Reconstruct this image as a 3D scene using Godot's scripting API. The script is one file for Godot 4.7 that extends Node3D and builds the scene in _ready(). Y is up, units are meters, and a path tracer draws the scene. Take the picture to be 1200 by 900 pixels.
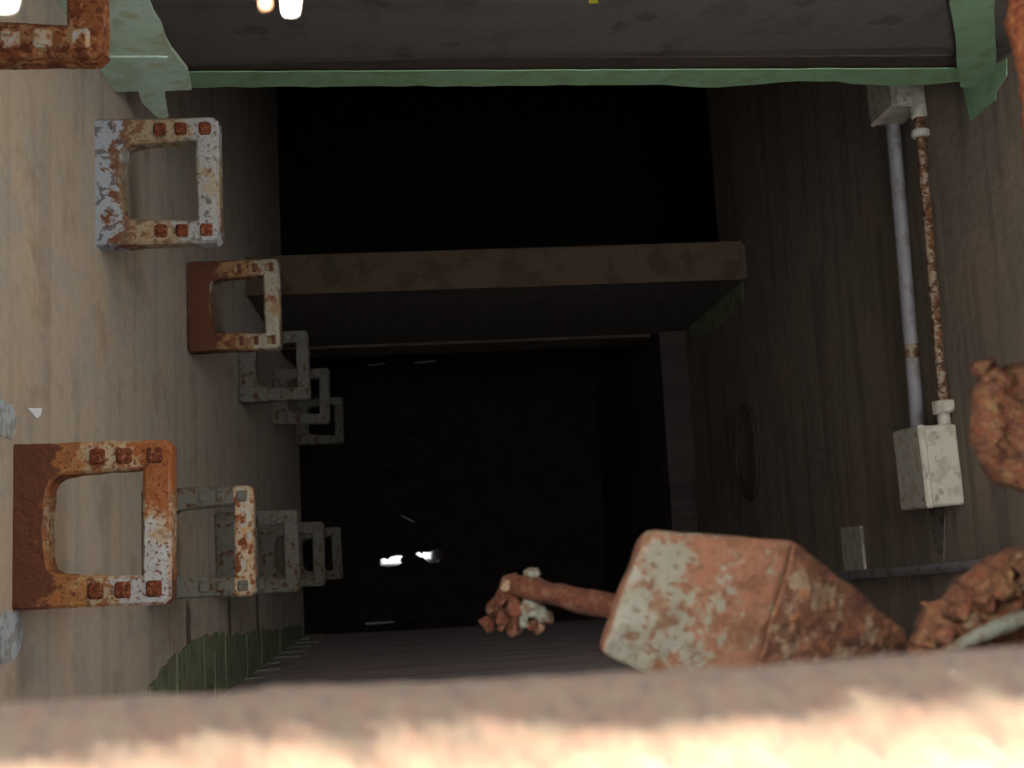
extends Node3D
# A deep concrete service shaft, seen from just above the slot in its rusted cover, looking straight down.
# x runs along the picture's width, z towards its lower edge, y is up; the lens is the origin. Units: metres.

const WALL_X := -0.377      # face of the wall that carries the steps
const RIGHT_X := 0.85
const BEAM_Z := -0.65
const SOUTH_Z := 0.235

var taken := {}
var fields := {}
var M := {}

func _ready() -> void:
	# ---------------------------------------------------------------- camera, sky, exposure
	var cam := Camera3D.new()
	cam.name = "camera"
	var bx := Vector3(0.995675, 0.077604, 0.051083)
	var by := Vector3(0.039827, 0.140232, -0.989317)
	var bz := Vector3(-0.083939, 0.987073, 0.136535)
	cam.transform = Transform3D(Basis(bx, by, bz).orthonormalized(), Vector3.ZERO)
	cam.fov = rad_to_deg(2.0 * atan(450.0 / 1450.0))
	cam.near = 0.02
	cam.far = 60.0
	var lens := CameraAttributesPhysical.new()
	lens.frustum_focal_length = 12.0 / tan(deg_to_rad(cam.fov) / 2.0)
	lens.frustum_near = 0.02
	lens.frustum_far = 60.0
	lens.frustum_focus_distance = 1.25
	lens.exposure_aperture = lens.frustum_focal_length / 2.4     # a compact camera's 2.4 mm wide aperture
	cam.attributes = lens
	add_child(cam)
	cam.fov = rad_to_deg(2.0 * atan(450.0 / 1450.0))
	cam.current = true

	var sky_look := ProceduralSkyMaterial.new()
	sky_look.sky_top_color = Color(1.0, 0.99, 0.985)
	sky_look.sky_horizon_color = Color(0.98, 0.975, 0.97)
	sky_look.ground_bottom_color = Color(0.35, 0.33, 0.3)
	sky_look.ground_horizon_color = Color(0.6, 0.6, 0.6)
	sky_look.sky_curve = 0.3
	sky_look.energy_multiplier = 1.0
	var sky := Sky.new()
	sky.sky_material = sky_look
	var env := Environment.new()
	env.background_mode = Environment.BG_SKY
	env.sky = sky
	env.tonemap_mode = Environment.TONE_MAPPER_LINEAR
	env.tonemap_exposure = 21.5
	env.sdfgi_enabled = true
	env.ssao_enabled = true
	env.ssil_enabled = true
	var we := WorldEnvironment.new()
	we.name = "environment"
	we.environment = env
	add_child(we)

	var sun := DirectionalLight3D.new()
	sun.name = "sun"
	sun.light_color = Color(1.0, 0.95, 0.87)
	sun.light_energy = 6.0
	sun.light_angular_distance = 0.6
	sun.shadow_enabled = true
	sun.basis = Basis.looking_at(Vector3(0.17, -0.815, -0.555), Vector3.UP)
	add_child(sun)

	make_materials()
	build_shell()
	build_cover()
	build_steps()
	build_conduits()
	build_rust()
	build_bottom()

# ==================================================================== naming
func numbered(called: String) -> String:
	var n: int = taken.get(called, 0)
	taken[called] = n + 1
	return called if n == 0 else "%s_%03d" % [called, n]

func mesh_node(called: String, mesh: Mesh, mat: Material, parent: Node = null) -> MeshInstance3D:
	var o := MeshInstance3D.new()
	o.mesh = mesh
	o.material_override = mat
	if parent:
		var n := called
		var k := 1
		while parent.has_node(NodePath(n)):
			n = "%s_%03d" % [called, k]
			k += 1
		o.name = n
		parent.add_child(o, true)
	else:
		o.name = numbered(called)
		add_child(o, true)
	return o

func base(called: String, where := Vector3.ZERO) -> Node3D:
	var o := Node3D.new()
	o.name = numbered(called)
	o.position = where
	add_child(o, true)
	return o

func tag(o: Node, label: String, category: String, group := "", kind := "") -> Node:
	if label: o.set_meta("label", label)
	if category: o.set_meta("category", category)
	if group: o.set_meta("group", group)
	if kind: o.set_meta("kind", kind)
	return o

func structure(o: Node, label: String, category := "") -> Node:
	o.set_meta("kind", "structure")
	o.set_meta("label", label)
	if category: o.set_meta("category", category)
	return o

# ==================================================================== textures and materials
func field(key: String, size: int, freq: float, octaves := 4, stretch := 1, kind := FastNoiseLite.TYPE_SIMPLEX_SMOOTH) -> PackedFloat32Array:
	var full := "%s_%d" % [key, size]
	if fields.has(full): return fields[full]
	var n := FastNoiseLite.new()
	n.seed = key.hash() % 10000
	n.noise_type = kind
	n.frequency = freq
	n.fractal_octaves = octaves
	n.fractal_gain = 0.55
	var im: Image = n.get_seamless_image(maxi(8, size / stretch), size)
	if stretch > 1: im.resize(size, size, Image.INTERPOLATE_CUBIC)
	im.convert(Image.FORMAT_L8)
	var raw := im.get_data()
	var a := PackedFloat32Array()
	a.resize(raw.size())
	for i in raw.size(): a[i] = raw[i] / 255.0
	fields[full] = a
	return a

# layers: [field, from, to, colour, most]; colours are given in sRGB
func paint(size: int, ground: Color, layers: Array) -> ImageTexture:
	var data := PackedByteArray()
	data.resize(size * size * 3)
	for i in size * size:
		var r := ground.r
		var g := ground.g
		var b := ground.b
		for l in layers:
			var t: float = clampf((l[0][i] - l[1]) / (l[2] - l[1]), 0.0, 1.0)
			if t > 0.0:
				t = t * t * (3.0 - 2.0 * t) * l[4]
				var c: Color = l[3]
				r += (c.r - r) * t
				g += (c.g - g) * t
				b += (c.b - b) * t
		data[i * 3] = int(clampf(r, 0, 1) * 255.0)
		data[i * 3 + 1] = int(clampf(g, 0, 1) * 255.0)
		data[i * 3 + 2] = int(clampf(b, 0, 1) * 255.0)
	return ImageTexture.create_from_image(Image.create_from_data(size, size, false, Image.FORMAT_RGB8, data))

func relief(f: PackedFloat32Array, size: int, strength: float) -> ImageTexture:
	var data := PackedByteArray()
	data.resize(size * size)
	for i in size * size: data[i] = int(clampf(f[i], 0, 1) * 255.0)
	var im := Image.create_from_data(size, size, false, Image.FORMAT_L8, data)
	im.convert(Image.FORMAT_RGBA8)
	im.bump_map_to_normal_map(strength)
	return ImageTexture.create_from_image(im)

func mat(tex: Texture2D, tile: float, rough := 0.9, bump: Texture2D = null, bump_by := 0.6, world := true, shift := Vector3.ZERO, tint := Color.WHITE) -> StandardMaterial3D:
	var m := StandardMaterial3D.new()
	m.albedo_texture = tex
	m.albedo_color = tint
	m.roughness = rough
	m.metallic_specular = 0.3
	m.uv1_triplanar = true
	m.uv1_world_triplanar = world
	m.uv1_triplanar_sharpness = 4.0
	m.uv1_scale = Vector3.ONE / tile
	m.uv1_offset = shift
	if bump:
		m.normal_enabled = true
		m.normal_texture = bump
		m.normal_scale = bump_by
	return m

func plain(c: Color, rough := 0.8) -> StandardMaterial3D:
	var m := StandardMaterial3D.new()
	m.albedo_color = c
	m.roughness = rough
	return m

func make_materials() -> void:
	var S := 512
	var fine := field("fine", S, 0.06, 4)
	var speck := field("speck", S, 0.12, 2)
	var mid := field("mid", S, 0.02, 4)
	var big := field("big", S, 0.008, 3)
	var blot := field("blot", S, 0.014, 5)
	var blot2 := field("other", S, 0.017, 5)
	var streak := field("streak", S, 0.045, 4, 10)
	var streak2 := field("streaks", S, 0.02, 4, 16)
	var hair := field("hair", S, 0.16, 3, 14)
	var b_fine := relief(fine, S, 5.0)
	var b_rust := relief(mid, S, 9.0)
	var b_streak := relief(streak, S, 5.0)

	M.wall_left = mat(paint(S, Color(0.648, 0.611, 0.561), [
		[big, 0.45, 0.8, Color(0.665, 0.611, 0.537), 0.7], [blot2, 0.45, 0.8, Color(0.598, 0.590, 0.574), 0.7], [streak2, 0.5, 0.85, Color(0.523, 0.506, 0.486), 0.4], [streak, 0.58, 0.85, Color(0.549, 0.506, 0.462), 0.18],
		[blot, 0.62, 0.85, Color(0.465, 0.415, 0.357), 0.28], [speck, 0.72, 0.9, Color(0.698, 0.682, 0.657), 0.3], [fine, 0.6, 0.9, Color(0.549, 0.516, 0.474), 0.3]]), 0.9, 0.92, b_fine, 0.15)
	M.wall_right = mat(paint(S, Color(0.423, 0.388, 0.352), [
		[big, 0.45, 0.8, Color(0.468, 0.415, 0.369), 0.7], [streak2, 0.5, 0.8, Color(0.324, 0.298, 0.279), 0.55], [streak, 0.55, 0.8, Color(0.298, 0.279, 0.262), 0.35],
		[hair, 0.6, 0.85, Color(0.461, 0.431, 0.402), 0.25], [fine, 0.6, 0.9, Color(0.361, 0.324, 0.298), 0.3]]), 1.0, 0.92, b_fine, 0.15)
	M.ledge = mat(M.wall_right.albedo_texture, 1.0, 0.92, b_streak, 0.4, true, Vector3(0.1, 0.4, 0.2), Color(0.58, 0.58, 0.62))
	M.beam = mat(paint(S, Color(0.306, 0.296, 0.287), [
		[streak2, 0.5, 0.85, Color(0.275, 0.265, 0.256), 0.7], [blot, 0.6, 0.85, Color(0.256, 0.243, 0.231), 0.7], [blot2, 0.72, 0.82, Color(0.206, 0.193, 0.187), 0.6], [hair, 0.6, 0.9, Color(0.324, 0.318, 0.312), 0.3],
		[fine, 0.6, 0.9, Color(0.268, 0.256, 0.250), 0.3]]), 0.8, 0.92, b_fine, 0.1)
	M.band_shade = mat(M.beam.albedo_texture, 0.8, 0.9, b_fine, 0.2, true, Vector3(0.3, 0.3, 0.1), Color(0.8, 0.74, 0.7))  # darker beam tint: the chamfer's shade is put into the colour
	M.south = mat(paint(S, Color(0.672, 0.624, 0.636), [
		[streak2, 0.45, 0.8, Color(0.552, 0.504, 0.528), 0.8], [streak, 0.5, 0.85, Color(0.504, 0.480, 0.480), 0.5], [fine, 0.6, 0.9, Color(0.540, 0.516, 0.516), 0.3]]), 0.7, 0.9, b_fine, 0.3)
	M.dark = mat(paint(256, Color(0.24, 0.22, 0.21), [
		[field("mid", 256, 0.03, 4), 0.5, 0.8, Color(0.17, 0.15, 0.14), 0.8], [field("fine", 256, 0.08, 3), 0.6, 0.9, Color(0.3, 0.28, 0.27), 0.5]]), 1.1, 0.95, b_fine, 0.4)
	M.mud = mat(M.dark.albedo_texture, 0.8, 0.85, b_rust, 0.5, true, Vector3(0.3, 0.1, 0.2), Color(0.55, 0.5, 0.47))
	M.sill = mat(paint(256, Color(0.302, 0.259, 0.209), [[field("mid", 256, 0.03, 4), 0.5, 0.8, Color(0.238, 0.202, 0.166), 0.8]]), 0.8, 0.92, b_fine, 0.4)
	var green := paint(S, Color(0.70, 0.82, 0.75), [
		[big, 0.45, 0.75, Color(0.73, 0.85, 0.80), 0.9], [blot, 0.5, 0.8, Color(0.64, 0.71, 0.61), 0.6], [hair, 0.6, 0.9, Color(0.82, 0.88, 0.82), 0.4], [blot2, 0.62, 0.85, Color(0.62, 0.65, 0.47), 0.5]])
	M.green = mat(green, 0.5, 0.8, b_fine, 0.1)
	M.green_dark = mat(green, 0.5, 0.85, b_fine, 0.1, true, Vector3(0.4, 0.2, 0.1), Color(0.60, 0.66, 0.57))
	M.algae = mat(paint(S, Color(0.42, 0.48, 0.37), [[streak, 0.45, 0.7, Color(0.47, 0.51, 0.39), 0.9], [blot, 0.5, 0.75, Color(0.34, 0.39, 0.31), 0.8], [blot2, 0.55, 0.75, Color(0.45, 0.43, 0.38), 0.8]]), 0.6, 0.9, b_streak, 0.6)

	# step irons: old paint gone to rust in three degrees
	M.step_rust = mat(paint(S, Color(0.340, 0.212, 0.162), [
		[blot, 0.5, 0.72, Color(0.264, 0.153, 0.119), 0.9], [mid, 0.58, 0.8, Color(0.425, 0.297, 0.230), 0.7], [blot2, 0.68, 0.8, Color(0.527, 0.272, 0.136), 0.8], [speck, 0.74, 0.86, Color(0.527, 0.468, 0.425), 0.6]]), 0.13, 0.9, b_rust, 0.8)
	M.step_worn = mat(paint(S, Color(0.628, 0.583, 0.503), [
		[big, 0.45, 0.7, Color(0.592, 0.618, 0.628), 0.8], [blot2, 0.5, 0.72, Color(0.628, 0.484, 0.323), 0.8], [blot, 0.54, 0.72, Color(0.538, 0.323, 0.179), 0.85], [blot, 0.64, 0.78, Color(0.376, 0.197, 0.125), 0.9],
		[mid, 0.62, 0.8, Color(0.431, 0.278, 0.189), 0.7], [fine, 0.62, 0.9, Color(0.520, 0.448, 0.376), 0.4]]), 0.16, 0.88, b_rust, 0.4)
	M.step_worse = mat(paint(S, Color(0.460, 0.279, 0.164), [
		[blot2, 0.5, 0.66, Color(0.558, 0.427, 0.296), 0.9], [big, 0.55, 0.75, Color(0.542, 0.476, 0.386), 0.5], [mid, 0.54, 0.74, Color(0.345, 0.173, 0.107), 0.9], [blot, 0.62, 0.74, Color(0.296, 0.148, 0.107), 0.9], [fine, 0.62, 0.9, Color(0.509, 0.328, 0.197), 0.4]]), 0.16, 0.88, b_rust, 0.6)
	M.step_grey = mat(paint(S, Color(0.368, 0.368, 0.339), [
		[big, 0.45, 0.75, Color(0.344, 0.368, 0.374), 0.8], [blot, 0.62, 0.74, Color(0.344, 0.249, 0.166), 0.7], [blot, 0.68, 0.8, Color(0.261, 0.154, 0.100), 0.8], [mid, 0.6, 0.85, Color(0.297, 0.279, 0.249), 0.6], [fine, 0.6, 0.9, Color(0.309, 0.303, 0.286), 0.4]]), 0.2, 0.88, b_rust, 0.3)
	M.stud_rust = mat(paint(256, Color(0.385, 0.200, 0.125), [
		[field("blot", 256, 0.03, 4), 0.45, 0.65, Color(0.284, 0.142, 0.100), 0.9], [field("other", 256, 0.04, 4), 0.62, 0.8, Color(0.569, 0.460, 0.351), 0.7]]), 0.06, 0.88, b_rust, 0.6)
	# the three steps seen closest wear their own paint; on these, one tile is 0.2 m of the step itself (u outwards, v along the tread)
	var out := PackedFloat32Array()
	var across := PackedFloat32Array()
	var tread_a := PackedFloat32Array()
	var tread_b := PackedFloat32Array()
	for l in [out, across, tread_a, tread_b]: l.resize(S * S)
	for i in S * S:
		out[i] = float(i % S) / S * 0.2 + (blot[i] - 0.5) * 0.05 + (fine[i] - 0.5) * 0.012
		across[i] = float(i / S) / S * 0.2 - 0.1 + (blot2[i] - 0.5) * 0.06
		tread_a[i] = minf((out[i] - 0.118) / 0.01, (0.004 - across[i]) / 0.02)
		tread_b[i] = minf((out[i] - 0.108) / 0.01, (across[i] + 0.002) / 0.02)
	M.step_first = mat(paint(S, Color(0.58, 0.525, 0.43), [
		[blot2, 0.55, 0.72, Color(0.56, 0.42, 0.27), 0.7], [blot, 0.6, 0.72, Color(0.47, 0.27, 0.15), 0.8], [mid, 0.62, 0.76, Color(0.36, 0.19, 0.12), 0.7], [tread_b, 0.0, 1.0, Color(0.60, 0.63, 0.65), 0.85], [tread_a, 0.0, 1.0, Color(0.50, 0.29, 0.15), 0.85],
		[fine, 0.6, 0.75, Color(0.44, 0.25, 0.15), 0.5], [out, 0.078, 0.062, Color(0.54, 0.36, 0.2), 0.9], [out, 0.056, 0.044, Color(0.33, 0.195, 0.15), 0.96], [speck, 0.72, 0.88, Color(0.52, 0.40, 0.33), 0.45], [fine, 0.64, 0.85, Color(0.25, 0.14, 0.11), 0.5]]), 0.2, 0.88, b_rust, 0.5, false, Vector3(0, 0, 0.5))
	M.step_second = mat(paint(S, Color(0.52, 0.475, 0.39), [
		[blot2, 0.55, 0.75, Color(0.46, 0.37, 0.26), 0.6], [blot, 0.64, 0.78, Color(0.38, 0.24, 0.16), 0.7], [tread_b, 0.0, 1.0, Color(0.52, 0.55, 0.57), 0.85], [tread_a, 0.0, 1.0, Color(0.53, 0.56, 0.58), 0.8],
		[fine, 0.64, 0.8, Color(0.36, 0.24, 0.17), 0.5], [out, 0.058, 0.046, Color(0.36, 0.22, 0.16), 0.7], [out, 0.038, 0.028, Color(0.55, 0.59, 0.63), 0.95], [mid, 0.66, 0.74, Color(0.3, 0.27, 0.25), 0.7]]), 0.2, 0.88, b_rust, 0.4, false, Vector3(0, 0, 0.5))
	M.step_third = mat(paint(S, Color(0.50, 0.40, 0.28), [
		[blot2, 0.5, 0.66, Color(0.42, 0.25, 0.15), 0.85], [mid, 0.58, 0.74, Color(0.33, 0.18, 0.12), 0.8], [tread_b, 0.0, 1.0, Color(0.55, 0.55, 0.5), 0.9], [tread_a, 0.0, 1.0, Color(0.54, 0.54, 0.49), 0.9],
		[out, 0.07, 0.052, Color(0.31, 0.185, 0.14), 0.95], [fine, 0.64, 0.8, Color(0.3, 0.2, 0.15), 0.4]]), 0.2, 0.88, b_rust, 0.5, false, Vector3(0, 0, 0.5))
	M.overspray = mat(paint(256, Color(0.62, 0.67, 0.72), [[field("mid", 256, 0.03, 4), 0.5, 0.7, Color(0.52, 0.53, 0.53), 0.9], [field("other", 256, 0.05, 4), 0.62, 0.72, Color(0.42, 0.39, 0.36), 0.35]]), 0.2, 0.9, b_fine, 0.4)
	M.white_chip = plain(Color(0.86, 0.9, 0.94), 0.8)

	# cover and the iron round the slot
	M.rust_cover = mat(paint(S, Color(0.126, 0.095, 0.063), [
		[blot, 0.45, 0.65, Color(0.141, 0.091, 0.059), 0.9], [blot2, 0.5, 0.72, Color(0.137, 0.112, 0.079), 0.9], [mid, 0.6, 0.8, Color(0.089, 0.060, 0.047), 0.8], [speck, 0.72, 0.86, Color(0.177, 0.135, 0.100), 0.6]]), 0.05, 0.95, b_rust, 0.8)
	M.rust_orange = mat(paint(S, Color(0.30, 0.175, 0.12), [
		[blot, 0.46, 0.66, Color(0.36, 0.255, 0.16), 0.9], [blot2, 0.52, 0.68, Color(0.345, 0.18, 0.11), 0.9], [mid, 0.58, 0.76, Color(0.245, 0.155, 0.14), 0.85], [big, 0.6, 0.75, Color(0.37, 0.29, 0.18), 0.7], [speck, 0.64, 0.84, Color(0.40, 0.29, 0.17), 0.7], [fine, 0.58, 0.8, Color(0.18, 0.10, 0.08), 0.7]]), 0.05, 0.92, b_rust, 1.2)
	# the block's level face: paint holds on at one end and gives way to rust towards the ridge (one tile spans the face)
	var worn_edge := PackedFloat32Array()
	worn_edge.resize(S * S)
	for i in S * S:
		var u := float(i % S) / S
		worn_edge[i] = 0.5 + (u - 0.24) * 2.0 + (blot[i] - 0.5) * 1.0 + (fine[i] - 0.5) * 0.8 + (mid[i] - 0.5) * 0.5
	M.rust_rail = mat(paint(S, Color(0.52, 0.29, 0.17), [
		[blot, 0.46, 0.7, Color(0.58, 0.38, 0.24), 0.9], [blot2, 0.5, 0.7, Color(0.44, 0.23, 0.15), 0.9], [mid, 0.6, 0.8, Color(0.38, 0.22, 0.18), 0.8]]), 0.045, 0.92, b_rust, 0.7)
	M.rust_block = mat(paint(S, Color(0.335, 0.323, 0.276), [
		[big, 0.5, 0.75, Color(0.360, 0.352, 0.318), 0.7], [mid, 0.62, 0.8, Color(0.285, 0.268, 0.226), 0.6], [worn_edge, 0.42, 0.72, Color(0.335, 0.222, 0.155), 0.92], [worn_edge, 0.66, 0.95, Color(0.352, 0.226, 0.164), 0.7],
		[blot2, 0.56, 0.74, Color(0.285, 0.184, 0.117), 0.75], [speck, 0.68, 0.88, Color(0.393, 0.318, 0.268), 0.5], [fine, 0.62, 0.85, Color(0.209, 0.151, 0.109), 0.5]]), 0.14, 0.88, b_rust, 0.5, true, Vector3(-0.45, 0.2, 0.1))
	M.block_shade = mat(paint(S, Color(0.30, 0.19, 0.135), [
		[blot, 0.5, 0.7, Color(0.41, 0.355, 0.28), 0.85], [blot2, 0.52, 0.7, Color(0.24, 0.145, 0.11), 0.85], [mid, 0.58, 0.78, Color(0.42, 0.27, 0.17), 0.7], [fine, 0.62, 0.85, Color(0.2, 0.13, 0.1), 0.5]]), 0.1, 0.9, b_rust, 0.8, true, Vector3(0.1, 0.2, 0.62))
	M.rust_rod = mat(M.block_shade.albedo_texture, 0.05, 0.9, b_rust, 0.9, true, Vector3(0.2, 0.5, 0.1), Color(0.82, 0.7, 0.66))
	M.old_paint = mat(paint(256, Color(0.336, 0.344, 0.304), [[field("blot", 256, 0.03, 4), 0.5, 0.7, Color(0.288, 0.224, 0.160), 0.9]]), 0.05, 0.85, b_fine, 0.5)

	# conduits
	M.plastic_grey = mat(paint(256, Color(0.408, 0.408, 0.428), [[field("mid", 256, 0.03, 4), 0.55, 0.8, Color(0.326, 0.313, 0.306), 0.6]]), 0.3, 0.55)
	M.pipe_rust = mat(paint(256, Color(0.459, 0.422, 0.370), [
		[field("blot", 256, 0.03, 4), 0.46, 0.58, Color(0.333, 0.222, 0.141), 0.95], [field("other", 256, 0.04, 4), 0.56, 0.7, Color(0.207, 0.126, 0.089), 0.9]]), 0.16, 0.85, b_rust, 0.4)
	M.box_grey = mat(paint(256, Color(0.595, 0.585, 0.549), [[field("mid", 256, 0.03, 4), 0.5, 0.8, Color(0.496, 0.478, 0.441), 0.7], [field("other", 256, 0.05, 4), 0.66, 0.8, Color(0.378, 0.342, 0.306), 0.5]]), 0.25, 0.7)
	M.steel = mat(paint(256, Color(0.440, 0.440, 0.456), [[field("mid", 256, 0.03, 4), 0.5, 0.8, Color(0.304, 0.288, 0.280), 0.8]]), 0.3, 0.4)
	M.ring = plain(Color(0.16, 0.12, 0.12), 0.8)
	M.lime = plain(Color(0.37, 0.40, 0.33), 0.8)
	M.joint_tint = mat(M.wall_left.albedo_texture, 0.4, 0.85, b_fine, 0.3, true, Vector3.ZERO, Color(0.55, 0.53, 0.52))
	M.pale = plain(Color(0.8, 0.78, 0.76), 0.8)
	var w := plain(Color(0.02, 0.022, 0.025), 0.03)
	w.metallic_specular = 0.7
	M.water = w
	var ws := plain(Color(0.6, 0.63, 0.66), 0.25)
	M.glint_stick = ws
	M.debris = mat(M.dark.albedo_texture, 0.2, 0.8, b_fine, 0.5, true, Vector3.ZERO, Color(0.6, 0.52, 0.47))

# ==================================================================== shapes
func tri(st: SurfaceTool, a: Vector3, b: Vector3, c: Vector3, inside: Vector3) -> void:
	var n := (c - a).cross(b - a)
	if n.dot((a + b + c) / 3.0 - inside) < 0.0:
		var t := b
		b = c
		c = t
	st.add_vertex(a)
	st.add_vertex(b)
	st.add_vertex(c)

func quad(st: SurfaceTool, a: Vector3, b: Vector3, c: Vector3, d: Vector3, inside: Vector3) -> void:
	tri(st, a, b, c, inside)
	tri(st, a, c, d, inside)

func begin(smooth := false) -> SurfaceTool:
	var st := SurfaceTool.new()
	st.begin(Mesh.PRIMITIVE_TRIANGLES)
	st.set_smooth_group(0 if smooth else -1)
	return st

func finish(st: SurfaceTool) -> ArrayMesh:
	st.generate_normals()
	return st.commit()

func box_into(st: SurfaceTool, lo: Vector3, hi: Vector3) -> void:
	var b := BoxMesh.new()
	b.size = hi - lo
	st.append_from(b, 0, Transform3D(Basis(), (lo + hi) / 2.0))

func boxes(list: Array) -> ArrayMesh:
	var st := SurfaceTool.new()
	for p in list: box_into(st, p[0], p[1])
	return st.commit()

# rings of points, each with the same count, skinned and capped; the whole is turned outwards by its signed volume
func skin(rings: Array, smooth := false, caps := true) -> ArrayMesh:
	var n: int = rings[0].size()
	var t: Array[Vector3] = []
	for k in rings.size() - 1:
		for i in n:
			var j := (i + 1) % n
			var a: Vector3 = rings[k][i]
			var b: Vector3 = rings[k][j]
			var c: Vector3 = rings[k + 1][j]
			var d: Vector3 = rings[k + 1][i]
			t.append_array([a, b, c, a, c, d])
	if caps:
		for e in [0, rings.size() - 1]:
			var c := Vector3.ZERO
			for p in rings[e]: c += p
			c /= n
			for i in n:
				var j := (i + 1) % n
				if e == 0: t.append_array([c, rings[e][j], rings[e][i]])
				else: t.append_array([c, rings[e][i], rings[e][j]])
	var o := t[0]
	var volume := 0.0
	for i in range(0, t.size(), 3): volume += (t[i] - o).dot((t[i + 1] - o).cross(t[i + 2] - o))
	var st := begin(smooth)
	for i in range(0, t.size(), 3):
		st.add_vertex(t[i])
		# front faces run clockwise: the right-hand normal must point inwards
		st.add_vertex(t[i + 2] if volume > 0.0 else t[i + 1])
		st.add_vertex(t[i + 1] if volume > 0.0 else t[i + 2])
	return finish(st)

func chamfered(size: Vector3, b: float) -> ArrayMesh:
	var h := size / 2.0
	var rings := []
	for s in [[-h.y, b], [-h.y + b, 0.0], [h.y - b, 0.0], [h.y, b]]:
		var x: float = h.x - s[1]
		var z: float = h.z - s[1]
		rings.append([Vector3(x - b, s[0], z), Vector3(x, s[0], z - b), Vector3(x, s[0], -z + b), Vector3(x - b, s[0], -z), Vector3(-x + b, s[0], -z), Vector3(-x, s[0], -z + b), Vector3(-x, s[0], z - b), Vector3(-x + b, s[0], z)])
	return skin(rings)

func tube(points: Array, radii: Array, sides := 14, wobble := 0.0, seed_ := 1) -> ArrayMesh:
	var noise := FastNoiseLite.new()
	noise.seed = seed_
	noise.frequency = 60.0
	var rings := []
	for k in points.size():
		var d: Vector3 = (points[mini(k + 1, points.size() - 1)] - points[maxi(k - 1, 0)]).normalized()
		var u := d.cross(Vector3.UP if absf(d.y) < 0.9 else Vector3.RIGHT).normalized()
		var v := d.cross(u)
		var ring := []
		for i in sides:
			var a := TAU * i / sides
			var r: float = radii[k]
			var p: Vector3 = points[k] + (u * cos(a) + v * sin(a)) * r
			if wobble > 0.0: p += (p - points[k]).normalized() * noise.get_noise_3dv(p) * wobble
			ring.append(p)
		rings.append(ring)
	return skin(rings, true)

func along(a: Vector3, b: Vector3, n: int) -> Array:
	var out := []
	for i in n + 1: out.append(a.lerp(b, float(i) / n))
	return out

# an irregular lump from its outline in plan: a crowned top, a rough flank and a narrower underside
func lump(outline: Array, top: float, thick: float, crown: float, rough: float, seed_: int, taper := 0.8, flat_to := 0.8, step := 0.0016) -> ArrayMesh:
	var noise := FastNoiseLite.new()
	noise.seed = seed_
	noise.frequency = 95.0
	noise.fractal_octaves = 3
	var pts := []
	for i in outline.size():
		var a: Vector2 = outline[i]
		var b: Vector2 = outline[(i + 1) % outline.size()]
		var k := maxi(1, int(a.distance_to(b) / step))
		for j in k: pts.append(a.lerp(b, float(j) / k))
	var c := Vector2.ZERO
	for p in pts: c += p
	c /= pts.size()
	var rings := []
	for s in [[0.02, 0.0], [0.12, 0.0], [0.22, 0.0], [0.32, 0.01], [0.42, 0.02], [0.52, 0.05], [0.62, 0.08], [0.71, 0.11], [flat_to, 0.18], [0.86, 0.27], [0.92, 0.4], [0.98, 0.75], [1.0, 1.15], [0.98, 1.9], [lerpf(1.0, taper, 0.5), 2.6], [taper, 3.2], [0.5 * taper, 3.5], [0.02, 3.5]]:
		var ring := []
		for p in pts:
			var q: Vector2 = c + (p - c) * s[0]
			var h: float = s[1]
			var y: float = top - (crown * h if h <= 1.0 else crown + (thick - crown) * (h - 1.0) / 2.5)
			var v := Vector3(q.x, y, q.y)
			var e := Vector3(noise.get_noise_3d(v.x, v.y, v.z), noise.get_noise_3d(v.x + 3.0, v.y, v.z), noise.get_noise_3d(v.x, v.y, v.z + 5.0)) * rough
			ring.append(v + e * Vector3(0.6, 1.0, 0.6))
		rings.append(ring)
	return skin(rings, true)

# a thin irregular sheet lying on a wall: outline as points of a plane, extruded by "thick" along "n"
func sheet(points: Array, n: Vector3, thick: float) -> ArrayMesh:
	var u := n.cross(Vector3.UP if absf(n.y) < 0.9 else Vector3.RIGHT).normalized()
	var v := n.cross(u)
	var flat := PackedVector2Array()
	for p in points: flat.append(Vector2(u.dot(p), v.dot(p)))
	var ids := Geometry2D.triangulate_polygon(flat)
	var st := begin()
	var mid := Vector3.ZERO
	for p in points: mid += p
	mid = mid / points.size() + n * thick / 2.0
	for i in range(0, ids.size(), 3):
		tri(st, points[ids[i]] + n * thick, points[ids[i + 1]] + n * thick, points[ids[i + 2]] + n * thick, points[ids[i]])
		tri(st, points[ids[i]], points[ids[i + 1]], points[ids[i + 2]], points[ids[i]] + n * thick)
	for i in points.size():
		var j := (i + 1) % points.size()
		quad(st, points[i], points[j], points[j] + n * thick, points[i] + n * thick, mid)
	return finish(st)

# the same outline with ragged edges
func ragged(points: Array, by: float, seed_: int, step: float) -> Array:
	var rng := RandomNumberGenerator.new()
	rng.seed = seed_
	var out := []
	for i in points.size():
		var a: Vector3 = points[i]
		var b: Vector3 = points[(i + 1) % points.size()]
		var n: int = maxi(1, int(a.distance_to(b) / step))
		var side := (b - a).cross((points[(i + 2) % points.size()] - a)).cross(b - a).normalized()
		for k in n:
			out.append(a.lerp(b, float(k) / n) + (side * rng.randf_range(-by, by) if k > 0 else Vector3.ZERO))
	return out

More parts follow.
